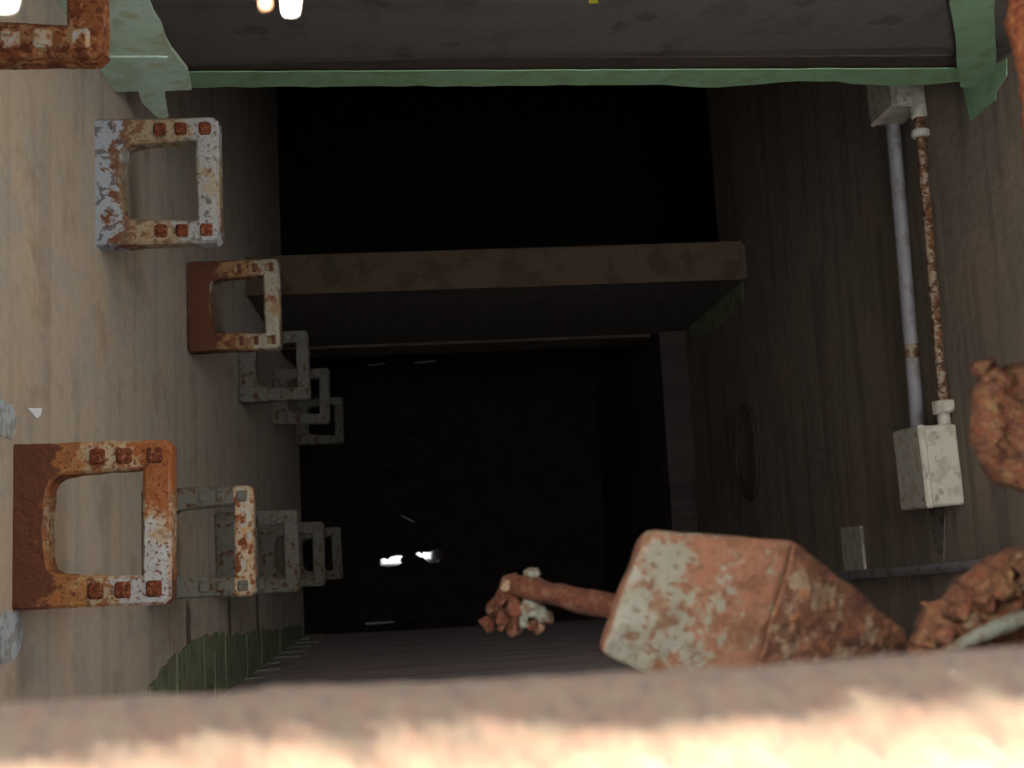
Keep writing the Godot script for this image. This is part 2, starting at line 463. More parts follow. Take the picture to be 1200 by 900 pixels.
# a wall face with the shallow steps and grooves that its formwork boards left, running along z
func board_wall(x_face: float, x_back: float, y_top: float, y_low: float, z0: float, z1: float, seed_: int) -> ArrayMesh:
	var rng := RandomNumberGenerator.new()
	rng.seed = seed_
	var side := signf(x_face - x_back)
	var prof := []
	var y := y_top
	while y > y_low + 0.02:
		var h: float = minf(rng.randf_range(0.09, 0.17), y - y_low)
		var step := rng.randf_range(0.0005, 0.0035)
		prof.append(Vector2(x_face - side * step, y - 0.0002))
		prof.append(Vector2(x_face - side * step * 0.6, y - 0.012))
		prof.append(Vector2(x_face, y - h))
		y -= h
	prof.append(Vector2(x_face, y_low))
	prof.append(Vector2(x_back, y_low))
	prof.append(Vector2(x_back, y_top))
	var st := begin()
	var flat := PackedVector2Array(prof)
	for i in prof.size():
		var a: Vector2 = prof[i]
		var b: Vector2 = prof[(i + 1) % prof.size()]
		var mid := Vector3(x_back, (a.y + b.y) / 2.0, (z0 + z1) / 2.0) if i < prof.size() - 3 else Vector3((x_face + x_back) / 2.0, (y_top + y_low) / 2.0, (z0 + z1) / 2.0)
		quad(st, Vector3(a.x, a.y, z0), Vector3(b.x, b.y, z0), Vector3(b.x, b.y, z1), Vector3(a.x, a.y, z1), mid)
	var ids := Geometry2D.triangulate_polygon(flat)
	for i in range(0, ids.size(), 3):
		for z in [z0, z1]:
			var p := flat[ids[i]]
			var q := flat[ids[i + 1]]
			var r := flat[ids[i + 2]]
			tri(st, Vector3(p.x, p.y, z), Vector3(q.x, q.y, z), Vector3(r.x, r.y, z), Vector3(p.x, p.y, (z0 + z1) / 2.0))
	return finish(st)

# ==================================================================== the shaft
func build_shell() -> void:
	var top := -0.62
	var wl := mesh_node("wall_left", board_wall(WALL_X, -1.0, top, -4.25, BEAM_Z - 0.02, SOUTH_Z, 11), M.wall_left)
	structure(wl, "tan board-marked concrete wall that carries the two columns of rusted steps", "wall")
	mesh_node("side_chamber_face", board_wall(WALL_X, -1.0, top, -3.8, -2.5, BEAM_Z - 0.02, 11), M.wall_left, wl)
	# scraps of old paint on that wall
	mesh_node("paint_chip", sheet([Vector3(WALL_X, -1.248, -0.1682), Vector3(WALL_X, -1.27, -0.1705), Vector3(WALL_X, -1.296, -0.174), Vector3(WALL_X, -1.292, -0.1665), Vector3(WALL_X, -1.279, -0.161), Vector3(WALL_X, -1.268, -0.1642)], Vector3.RIGHT, 0.002), M.white_chip, wl)
	for p in [[-2.10, 0.045, 0.235, 0.035], [-2.56, 0.05, 0.235, 0.03], [-3.0, 0.05, 0.235, 0.04]]:  # dark strips laid on for the shade of uncut board-joint grooves
		mesh_node("joint_shade", sheet(ragged([Vector3(WALL_X, p[0], p[1]), Vector3(WALL_X, p[0] - p[3], p[1] + 0.02), Vector3(WALL_X, p[0] - p[3] * 1.1, p[2]), Vector3(WALL_X, p[0], p[2])], 0.006, 12, 0.03), Vector3.RIGHT, 0.0012), M.joint_tint, wl)
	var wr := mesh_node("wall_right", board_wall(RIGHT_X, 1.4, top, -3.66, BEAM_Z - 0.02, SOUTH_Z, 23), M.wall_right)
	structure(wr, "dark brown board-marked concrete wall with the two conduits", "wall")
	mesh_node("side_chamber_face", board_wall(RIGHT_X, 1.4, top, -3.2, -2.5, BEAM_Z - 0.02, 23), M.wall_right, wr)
	# the beam that crosses the top of the far side: plain face, slight chamfer with painted shade, lower nosing
	var prof := [Vector2(-0.76, top), Vector2(BEAM_Z, top), Vector2(BEAM_Z, -1.542), Vector2(BEAM_Z - 0.005, -1.59), Vector2(BEAM_Z - 0.005, -1.64), Vector2(-0.76, -1.64)]
	var ends := []
	for x in [WALL_X, RIGHT_X]: ends.append(prof.map(func(p): return Vector3(x, p.y, p.x)))
	var wn := mesh_node("wall_north", skin(ends), M.beam)
	structure(wn, "grey concrete upper beam with a green membrane along its lower edge", "beam")
	mesh_node("shade_band", skin([[Vector3(-0.31, -1.544, BEAM_Z - 0.0015), Vector3(-0.31, -1.59, BEAM_Z - 0.004), Vector3(-0.31, -1.59, BEAM_Z - 0.02), Vector3(-0.31, -1.544, BEAM_Z - 0.02)], [Vector3(0.81, -1.58, BEAM_Z - 0.0015), Vector3(0.81, -1.63, BEAM_Z - 0.004), Vector3(0.81, -1.63, BEAM_Z - 0.02), Vector3(0.81, -1.58, BEAM_Z - 0.02)]]), M.band_shade, wn)
	build_membrane(wn)
	var lo := mesh_node("trim_1", boxes([[Vector3(WALL_X, -3.7, -0.735), Vector3(RIGHT_X, -2.95, BEAM_Z)]]), M.beam)
	structure(lo, "dim lower concrete crossbeam with a brown sill, below the opening", "beam")
	mesh_node("sill", boxes([[Vector3(WALL_X, -2.95, -0.74), Vector3(RIGHT_X - 0.01, -2.935, BEAM_Z + 0.006)]]), M.sill, lo)
	mesh_node("lower_lip", boxes([[Vector3(WALL_X, -3.87, -0.735), Vector3(RIGHT_X - 0.1, -3.7, BEAM_Z + 0.008)]]), M.sill, lo)
	mesh_node("green_stain", sheet(ragged([Vector3(RIGHT_X, -2.99, -0.655), Vector3(RIGHT_X, -3.0, -0.60), Vector3(RIGHT_X, -3.25, -0.585), Vector3(RIGHT_X, -3.55, -0.61), Vector3(RIGHT_X, -3.6, -0.65)], 0.006, 4, 0.05), Vector3.LEFT, 0.002), M.algae, wr)
	var ws := mesh_node("wall_south", boxes([[Vector3(-1.0, -4.3, SOUTH_Z), Vector3(1.4, top, 0.8)]]), M.south)
	structure(ws, "dark purplish concrete wall below the rusted cover edge", "wall")
	# lime ridges in the corner between the step wall and the near wall
	var rng := RandomNumberGenerator.new()
	rng.seed = 5
	for k in 9:
		var y := -2.75 - k * 0.19
		var w := rng.randf_range(0.02, 0.06) * (1.0 + k * 0.06)
		mesh_node("lime_ridge", sheet(ragged([Vector3(WALL_X + 0.004, y, SOUTH_Z), Vector3(WALL_X + w, y - 0.01, SOUTH_Z), Vector3(WALL_X + w * 0.9, y - 0.03, SOUTH_Z), Vector3(WALL_X + 0.004, y - 0.05, SOUTH_Z)], 0.003, k, 0.012), Vector3.FORWARD, 0.004), M.lime, ws)
	# algae creeping up the step wall from that corner: strips between the board joints
	var edge := [[-1.8, 0.155], [-2.0, 0.125], [-2.25, 0.115], [-2.5, 0.122], [-2.8, 0.142], [-3.1, 0.15], [-3.5, 0.168], [-4.15, 0.19]]
	for k in edge.size() - 1:
		var a = edge[k]
		var b = edge[k + 1]
		mesh_node("algae_patch", sheet(ragged([Vector3(WALL_X + 0.001, a[0], a[1]), Vector3(WALL_X + 0.001, b[0] + 0.012, b[1]), Vector3(WALL_X + 0.001, b[0] + 0.012, SOUTH_Z - 0.001), Vector3(WALL_X + 0.001, a[0], SOUTH_Z - 0.001)], 0.006, k + 40, 0.03), Vector3.RIGHT, 0.003), M.algae, wl)
	for s in [[-2.35, 0.15, 0.012], [-3.05, 0.135, 0.02], [-1.83, 0.17, 0.008], [-3.45, 0.17, 0.015]]:
		mesh_node("lime_streak", sheet(ragged([Vector3(WALL_X + 0.003, s[0], s[1]), Vector3(WALL_X + 0.003, s[0] - s[2] * 1.5, s[1] + 0.004), Vector3(WALL_X + 0.003, s[0] - s[2] * 1.8, SOUTH_Z - 0.002), Vector3(WALL_X + 0.003, s[0], SOUTH_Z - 0.002)], 0.003, 70, 0.02), Vector3.RIGHT, 0.003), M.lime, wl)
	# the chamber at the foot
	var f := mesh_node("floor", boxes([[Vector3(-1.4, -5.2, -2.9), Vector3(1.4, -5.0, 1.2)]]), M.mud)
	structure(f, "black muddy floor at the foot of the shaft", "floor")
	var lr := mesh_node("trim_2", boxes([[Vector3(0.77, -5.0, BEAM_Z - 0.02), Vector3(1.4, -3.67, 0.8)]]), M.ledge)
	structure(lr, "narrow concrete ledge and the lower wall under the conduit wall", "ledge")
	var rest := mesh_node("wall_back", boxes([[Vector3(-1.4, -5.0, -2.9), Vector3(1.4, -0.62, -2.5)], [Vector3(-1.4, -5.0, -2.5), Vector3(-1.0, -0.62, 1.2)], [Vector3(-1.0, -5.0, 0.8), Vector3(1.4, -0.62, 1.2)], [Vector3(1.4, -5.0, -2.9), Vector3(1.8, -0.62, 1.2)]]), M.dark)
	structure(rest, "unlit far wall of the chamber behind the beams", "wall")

func build_membrane(wn: Node3D) -> void:
	var z := BEAM_Z
	# strip along the lower edge, wavy below
	var pts := []
	var rng := RandomNumberGenerator.new()
	rng.seed = 9
	for i in 41: pts.append(Vector3(lerpf(-0.30, 0.815, i / 40.0), lerpf(-1.578, -1.618, i / 40.0) + rng.randf_range(-0.001, 0.001), z))
	for i in 41:
		var t := 1.0 - i / 40.0
		var wave := rng.randf_range(-0.003, 0.003) + (0.012 * sin(t * 26.0) if t > 0.62 else 0.0)
		pts.append(Vector3(lerpf(-0.31, 0.83, t), lerpf(-1.632, -1.672, t) + wave, z))
	mesh_node("green_membrane", sheet(pts, Vector3.BACK, 0.0015), M.green_dark, wn)
	# flap over the corner at the step wall
	mesh_node("green_membrane", sheet(ragged([Vector3(WALL_X, -0.9, z), Vector3(-0.268, -0.9, z), Vector3(-0.276, -1.36, z), Vector3(-0.277, -1.497, z), Vector3(-0.269, -1.564, z), Vector3(-0.275, -1.63, z), Vector3(WALL_X, -1.632, z)], 0.0015, 3, 0.03), Vector3.BACK, 0.006), M.green, wn)
	mesh_node("green_membrane", sheet(ragged([Vector3(-0.345, -1.60, z), Vector3(-0.306, -1.60, z), Vector3(-0.326, -1.735, z), Vector3(-0.336, -1.75, z), Vector3(-0.344, -1.735, z), Vector3(-0.352, -1.68, z)], 0.001, 6, 0.03), Vector3.BACK, 0.003), M.green, wn)
	mesh_node("membrane_crease", tube(along(Vector3(WALL_X + 0.006, -1.512, z + 0.006), Vector3(-0.285, -1.516, z + 0.006), 6), [0.003, 0.0025, 0.003, 0.0025, 0.003, 0.0025, 0.002], 6), M.green, wn)
	# flap that hangs past the beam beside the conduits
	mesh_node("green_membrane", sheet(ragged([Vector3(0.56, -0.95, z), Vector3(0.66, -1.27, z), Vector3(0.682, -1.395, z), Vector3(0.737, -1.5, z), Vector3(0.79, -1.612, z), Vector3(0.825, -1.68, z), Vector3(RIGHT_X, -1.685, z), Vector3(RIGHT_X, -1.62, z), Vector3(0.741, -1.397, z), Vector3(0.70, -1.25, z), Vector3(0.62, -0.95, z)], 0.001, 8, 0.04), Vector3.BACK, 0.005), M.green_dark, wn)
	mesh_node("green_membrane", sheet(ragged([Vector3(RIGHT_X, -1.585, -0.649), Vector3(RIGHT_X, -1.59, -0.626), Vector3(RIGHT_X, -1.6244, -0.616), Vector3(RIGHT_X, -1.6275, -0.6052), Vector3(RIGHT_X, -1.6650, -0.6053), Vector3(RIGHT_X, -1.7075, -0.6027), Vector3(RIGHT_X, -1.7173, -0.6356), Vector3(RIGHT_X, -1.7215, -0.6680)], 0.001, 8, 0.04), Vector3.LEFT, 0.0015), M.green_dark, wn)
	mesh_node("paint_fleck", sheet([Vector3(0.233, -1.386, z), Vector3(0.243, -1.384, z), Vector3(0.246, -1.391, z), Vector3(0.235, -1.393, z)], Vector3.BACK, 0.0015), plain(Color(0.62, 0.6, 0.1)), wn)

# ==================================================================== cover over the shaft
func build_cover() -> void:
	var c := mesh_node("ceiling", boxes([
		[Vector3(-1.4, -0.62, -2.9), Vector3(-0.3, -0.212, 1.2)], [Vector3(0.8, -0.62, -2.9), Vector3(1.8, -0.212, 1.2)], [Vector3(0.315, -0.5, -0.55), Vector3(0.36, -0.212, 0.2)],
		[Vector3(-0.3, -0.62, -2.9), Vector3(0.8, -0.212, -0.6)], [Vector3(-0.3, -0.62, 0.13), Vector3(0.8, -0.212, 1.2)], [Vector3(0.36, -0.3, -0.04), Vector3(0.8, -0.212, 0.13)]]), M.dark)  # unseen second opening past the rail, added to light the step wall
	structure(c, "concrete slab that closes the top of the shaft round the slot and an added unseen light opening", "ceiling")
	mesh_node("cover_shade_sheet", boxes([
		[Vector3(0.125, -0.212, -0.6), Vector3(0.34, -0.2, 0.018)], [Vector3(-0.31, -0.212, -0.6), Vector3(0.125, -0.2, -0.128)]]), M.rust_cover, c)  # unseen sheets sized to narrow the slot's light and shade the rust lumps
	# the broken near edge of the cover: a rounded, scaly lip right under the lens
	var noise := FastNoiseLite.new()
	noise.seed = 77
	noise.frequency = 70.0
	noise.fractal_octaves = 4
	var prof := [Vector2(0.5000, -0.2110), Vector2(0.1000, -0.2110), Vector2(0.0450, -0.2108), Vector2(0.0260, -0.2105), Vector2(0.0208, -0.2095), Vector2(0.0197, -0.2063), Vector2(0.0201, -0.2029), Vector2(0.0209, -0.1995), Vector2(0.0221, -0.1964), Vector2(0.0236, -0.1935), Vector2(0.0255, -0.1908), Vector2(0.0276, -0.1885), Vector2(0.0299, -0.1866), Vector2(0.0324, -0.1852), Vector2(0.0351, -0.1841), Vector2(0.0379, -0.1836), Vector2(0.0700, -0.1830), Vector2(0.1200, -0.1830), Vector2(0.5000, -0.1830)]
	var rings := []
	for i in 181:
		var x := lerpf(-0.32, 0.34, i / 180.0)
		var ring := []
		for p in prof:
			var v := Vector3(x, p.y, p.x + 0.0006 * sin(x * 31.0))
			if p.x < 0.11: v += Vector3(0, 1.0, -0.6) * noise.get_noise_3dv(v) * 0.0016
			ring.append(v)
		rings.append(ring)
	var lip := mesh_node("cover_plate", skin(rings, true), M.rust_cover)
	tag(lip, "broad blurred rusted cover plate whose bright scaly edge fills the bottom of the view", "cover plate")
	# pale tips poking in from the opposite edge, the thin one darkened for shade
	for t in [[Vector3(-0.016, -0.204, -0.134), Vector3(-0.0171, -0.2, -0.0924), 0.0017, "larger pale blurred root tip hanging into the slot over the upper beam"], [Vector3(-0.022, -0.206, -0.134), Vector3(-0.0213, -0.2, -0.0934), 0.0011, "thin root tip coloured dark for its shade, hanging close beside the larger pale one"], [Vector3(-0.065, -0.204, -0.134), Vector3(-0.0639, -0.2, -0.0941), 0.0031, "thick pale blurred tip hanging over the topmost rusted step"]]:
		var r: float = t[2]
		tag(mesh_node("root_tip", tube(along(t[0], t[1], 5), [r, r * 1.1, r * 1.2, r * 1.2, r, r * 0.45], 10, 0.0004, 3), M.pale if r > 0.0012 else M.block_shade), t[3], "root tip")

# ==================================================================== step irons
const REACH := 0.157
const HALF := 0.0785

func hoop(pairs: Array, thick: float, bev: float, seed_: int) -> ArrayMesh:
	var noise := FastNoiseLite.new()
	noise.seed = seed_
	noise.frequency = 45.0
	noise.fractal_octaves = 3
	var rings := []
	for i in pairs.size() - 1:
		var n := 6
		for k in n + (1 if i == pairs.size() - 2 else 0):
			var t := float(k) / n
			var o: Vector2 = pairs[i][0].lerp(pairs[i + 1][0], t)
			var q: Vector2 = pairs[i][1].lerp(pairs[i + 1][1], t)
			var w := maxf(o.distance_to(q), 0.001)
			var e := bev / w
			var ring := []
			for s in [[0.0, -thick], [0.0, -bev], [e, 0.0], [0.5, 0.0], [1.0 - e, 0.0], [1.0, -bev], [1.0, -thick]]:
				var p := o.lerp(q, s[0])
				var v := Vector3(p.x, s[1], p.y)
				ring.append(v + Vector3(noise.get_noise_3dv(v), noise.get_noise_3d(v.x + 7.0, v.y, v.z), noise.get_noise_3d(v.x, v.y + 9.0, v.z)) * 0.0012)
			rings.append(ring)
	return skin(rings, false)

func make_step(called: String, plate: Material, arm: Material, tread: Material, stud: Material, seed_: int) -> Node3D:
	var root := base(called)
	var ih := HALF - 0.0275      # inner half width at the tread
	var jh := HALF - 0.031      # and near the wall, where the arms are a little wider
	var tx := REACH - 0.028
	var pl := 0.041
	var v := func(x: float, y: float) -> Vector2: return Vector2(x, y)
	var back := [[v.call(0.062, -HALF), v.call(0.064, -jh)], [v.call(0.03, -HALF), v.call(0.051, -jh + 0.0015)], [v.call(0.004, -HALF), v.call(0.0445, -jh + 0.006)], [v.call(0.0, -HALF + 0.004), v.call(pl, -jh + 0.014)], [v.call(0.0, 0.0), v.call(pl - 0.002, 0.0)],
		[v.call(0.0, HALF - 0.004), v.call(pl, jh - 0.014)], [v.call(0.004, HALF), v.call(0.0445, jh - 0.006)], [v.call(0.03, HALF), v.call(0.051, jh - 0.0015)], [v.call(0.062, HALF), v.call(0.064, jh)]]
	mesh_node("mounting_plate", hoop(back, 0.03, 0.003, seed_), plate, root)
	for s in [-1.0, 1.0]:
		mesh_node("arm", hoop([[v.call(0.061, s * HALF), v.call(0.063, s * jh)], [v.call(tx + 0.0005, s * HALF), v.call(tx + 0.0005, s * ih)]], 0.026, 0.003, seed_ + 1), arm, root)
	mesh_node("tread", hoop([[v.call(tx, -HALF), v.call(tx, -ih)], [v.call(REACH - 0.006, -HALF), v.call(tx + 0.0005, -ih + 0.0005)], [v.call(REACH, -HALF + 0.006), v.call(tx + 0.0005, -ih + 0.001)], [v.call(REACH, -ih + 0.002), v.call(tx + 0.0005, -ih + 0.002)], [v.call(REACH, 0.0), v.call(tx, 0.0)], [v.call(REACH, ih - 0.002), v.call(tx + 0.0005, ih - 0.002)], [v.call(REACH, HALF - 0.006), v.call(tx + 0.0005, ih - 0.001)], [v.call(REACH - 0.006, HALF), v.call(tx + 0.0005, ih - 0.0005)], [v.call(tx, HALF), v.call(tx, ih)]], 0.026, 0.003, seed_ + 2), tread, root)
	# the raised square grips along both arms and at the corners
	var sq := chamfered(Vector3(0.0145, 0.007, 0.0155), 0.002)
	for s in [-1.0, 1.0]:
		for x in [0.087, 0.112, REACH - 0.016]:
			var o := mesh_node("grip_stud", sq, stud, root)
			o.position = Vector3(x, 0.0008, s * (HALF - 0.015))
	return root

func build_steps() -> void:
	# depth, z, scale, plate, arm, tread, stud, label
	var upper := "two columns of rusted steps on the wall"
	var rows := [
		[0.955, -0.487, 1.0, "step_worse", "step_worse", "step_worse", "step_worn", "orange rusted step cut by the corner of the view, topmost of its column"],
		[1.526, -0.486, 1.03, "step_second", "step_second", "step_second", "stud_rust", "cream painted step with rusty grips on a bluish patch, beside the green membrane corner"],
		[2.149, -0.456, 1.02, "step_third", "step_third", "step_third", "step_third", "dim brown rusted step third down its column, where the lower crossbeam starts"],
		[2.782, -0.446, 1.0, "step_grey", "step_grey", "step_grey", "step_grey", "shadowy bluish grey step, fourth down the column under the green corner"],
		[3.472, -0.472, 1.0, "step_grey", "step_grey", "step_grey", "step_grey", "nearly black grey step, fifth down the column under the green corner"],
		[4.145, -0.477, 1.0, "step_grey", "step_grey", "step_grey", "step_grey", "deepest, barely visible step of the column under the green corner"],
		[1.212, -0.051, 1.0, "step_first", "step_first", "step_first", "stud_rust", "largest step, with a dark rusted mounting plate and orange spotted cream arms"],
		[1.767, -0.040, 0.98, "step_grey", "step_grey", "step_worn", "step_grey", "grey painted step with rust on its tread, directly behind the largest step"],
		[2.409, -0.029, 1.0, "step_grey", "step_grey", "step_grey", "step_grey", "dim grey step, third down the column that starts with the largest step"],
		[3.086, -0.028, 1.0, "step_grey", "step_grey", "step_grey", "step_grey", "dark grey step, fourth down the column that starts with the largest step"],
		[3.801, -0.030, 1.0, "step_grey", "step_grey", "step_grey", "step_grey", "deepest, barely visible step of the column that starts with the largest step"]]
	var rng := RandomNumberGenerator.new()
	rng.seed = 3
	var grey: Node3D
	for r in rows:
		var o: Node3D
		if r[3] == "step_grey" and r[5] == "step_grey" and grey:
			o = grey.duplicate()
			o.name = numbered("manhole_step")
			add_child(o, true)
		else:
			o = make_step("manhole_step", M[r[3]], M[r[4]], M[r[5]], M[r[6]], rng.randi() % 1000)
			if r[3] == "step_grey" and r[5] == "step_grey": grey = o
		o.position = Vector3(WALL_X - (0.010 if r[0] < 1.6 else 0.0), -r[0], r[1])
		o.scale = Vector3.ONE * r[2]
		o.rotation = Vector3(rng.randf_range(-0.02, 0.02), rng.randf_range(-0.02, 0.02), rng.randf_range(-0.02, 0.01))
		tag(o, r[7], "step", upper)
	# scraps of bluish paint brushed past the largest step's plate on to the wall
	var wl := get_node("wall_left")
	for p in [[-1.19, 0.05, 0.05, 0.02], [-1.185, -0.15, 0.035, 0.015]]:
		var y: float = p[0]
		var z: float = p[1]
		var h: float = p[2]
		var w: float = p[3]
		mesh_node("paint_smear", sheet(ragged([Vector3(WALL_X, y + h * 0.6, z - w), Vector3(WALL_X, y + h, z - w * 0.2), Vector3(WALL_X, y + h * 0.7, z + w), Vector3(WALL_X, y - h * 0.5, z + w * 1.15), Vector3(WALL_X, y - h, z), Vector3(WALL_X, y - h * 0.6, z - w * 1.05)], 0.004, int(-y * 100), 0.012), Vector3.RIGHT, 0.001), M.overspray, wl)

# ==================================================================== conduits on the dark wall
func build_conduits() -> void:
	var a := Vector3(0.83, -1.943, -0.707)
	var b := Vector3(0.83, -1.9616, -0.166)
	var g := mesh_node("conduit", tube(along(a, b, 10), [0.0118, 0.0118, 0.0118, 0.0118, 0.0118, 0.0118, 0.0118, 0.0118, 0.0118, 0.0118, 0.0118], 18), M.plastic_grey)
	tag(g, "smooth pale grey plastic conduit running between the two junction boxes", "conduit")
	var dirt := mesh_node("dirt_band", tube([Vector3(0.83, -1.9558, -0.31), Vector3(0.83, -1.956, -0.298), Vector3(0.83, -1.9565, -0.286)], [0.0121, 0.0122, 0.0121], 18), M.ring, g)
	dirt.material_override = M.pipe_rust
	var pts := along(Vector3(0.838, -1.8575, -0.675), Vector3(0.838, -1.874, -0.178), 26)
	var rad := []
	for i in pts.size(): rad.append(0.0078 + 0.0006 * sin(i * 2.1))
	var rp := base("rusted_conduit")
	mesh_node("pipe", tube(pts, rad, 14, 0.001, 6), M.pipe_rust, rp)
	for f in [[pts[0], 0.0125, 0.012], [pts[2], 0.0145, 0.006], [pts[25], 0.019, 0.008]]:
		var p: Vector3 = f[0]
		mesh_node("coupling", tube([p - Vector3(0, 0, f[2]), p - Vector3(0, 0, f[2] * 0.8), p + Vector3(0, 0, f[2] * 0.8), p + Vector3(0, 0, f[2])], [f[1] * 0.9, f[1], f[1], f[1] * 0.9], 6 if f[1] > 0.018 else 12), M.box_grey, rp)
	tag(rp, "thin conduit with flaking paint and brown rust beside the pale grey one", "conduit")
	# junction boxes: body, lid on the face away from the wall, cable glands
	var low := base("junction_box", Vector3(0.8225, -1.909, -0.1035))
	mesh_node("body", chamfered(Vector3(0.055, 0.1, 0.126), 0.003), M.box_grey, low)
	var lid := mesh_node("lid", chamfered(Vector3(0.012, 0.106, 0.129), 0.003), M.box_grey, low)
	lid.position = Vector3(-0.029, 0, 0)
	mesh_node("gland", tube([Vector3(0.015, 0.036, -0.085), Vector3(0.015, 0.036, -0.061)], [0.010, 0.010], 12), M.box_grey, low)
	mesh_node("gland_nut", tube([Vector3(0.015, 0.037, -0.092), Vector3(0.015, 0.037, -0.081)], [0.0175, 0.0175], 6), M.box_grey, low)
	for z in [-0.05, 0.05]:
		mesh_node("lid_screw", tube([Vector3(-0.034, 0.042, z), Vector3(-0.0365, 0.042, z)], [0.004, 0.0035], 8), M.steel, low)
	low.rotation.y = 0.02
	tag(low, "pale grey junction box at the lower end of both conduits", "junction box")
	var up := base("junction_box", Vector3(0.8245, -1.898, -0.732))
	mesh_node("body", chamfered(Vector3(0.05, 0.094, 0.1), 0.003), M.box_grey, up)
	var lid2 := mesh_node("lid", chamfered(Vector3(0.01, 0.1, 0.103), 0.003), M.box_grey, up)
	lid2.position = Vector3(-0.028, 0, 0)
	tag(up, "dim junction box half hidden under the green membrane at the beam", "junction box")
	# things lower on that wall
	var loop := []
	for i in 33:
		var t := TAU * i / 32.0
		loop.append(Vector3(RIGHT_X - 0.006, -3.065 + 0.095 * cos(t), -0.223 + 0.118 * sin(t) + 0.012 * sin(2.0 * t)))
	var rr := []
	for i in 33: rr.append(0.006 + 0.0015 * sin(i * 0.7))
	tag(mesh_node("cable_loop", tube(loop, rr, 8), M.ring), "black oval cable loop hanging on the dark wall", "cable loop")
	var sp := mesh_node("cover_plate", chamfered(Vector3(0.006, 0.115, 0.088), 0.002), M.box_grey)
	sp.position = Vector3(RIGHT_X - 0.003, -2.36, 0.024)
	tag(sp, "small pale cover plate fixed to the dark wall below the junction box", "cover plate")
	var st := mesh_node("steel_pipe", tube(along(Vector3(0.835, -1.55, 0.042), Vector3(0.835, -2.5, 0.078), 8), [0.009, 0.009, 0.009, 0.009, 0.009, 0.009, 0.009, 0.009, 0.009], 12), M.steel)
	tag(st, "thin dull steel pipe dropping down the dark wall past the rust lump", "pipe")
	mesh_node("drip_stain", sheet(ragged([Vector3(RIGHT_X, -1.93, -0.045), Vector3(RIGHT_X, -1.99, -0.045), Vector3(RIGHT_X, -1.985, 0.03), Vector3(RIGHT_X, -1.955, 0.04)], 0.004, 2, 0.02), Vector3.LEFT, 0.0015), M.step_grey, get_node("wall_right"))

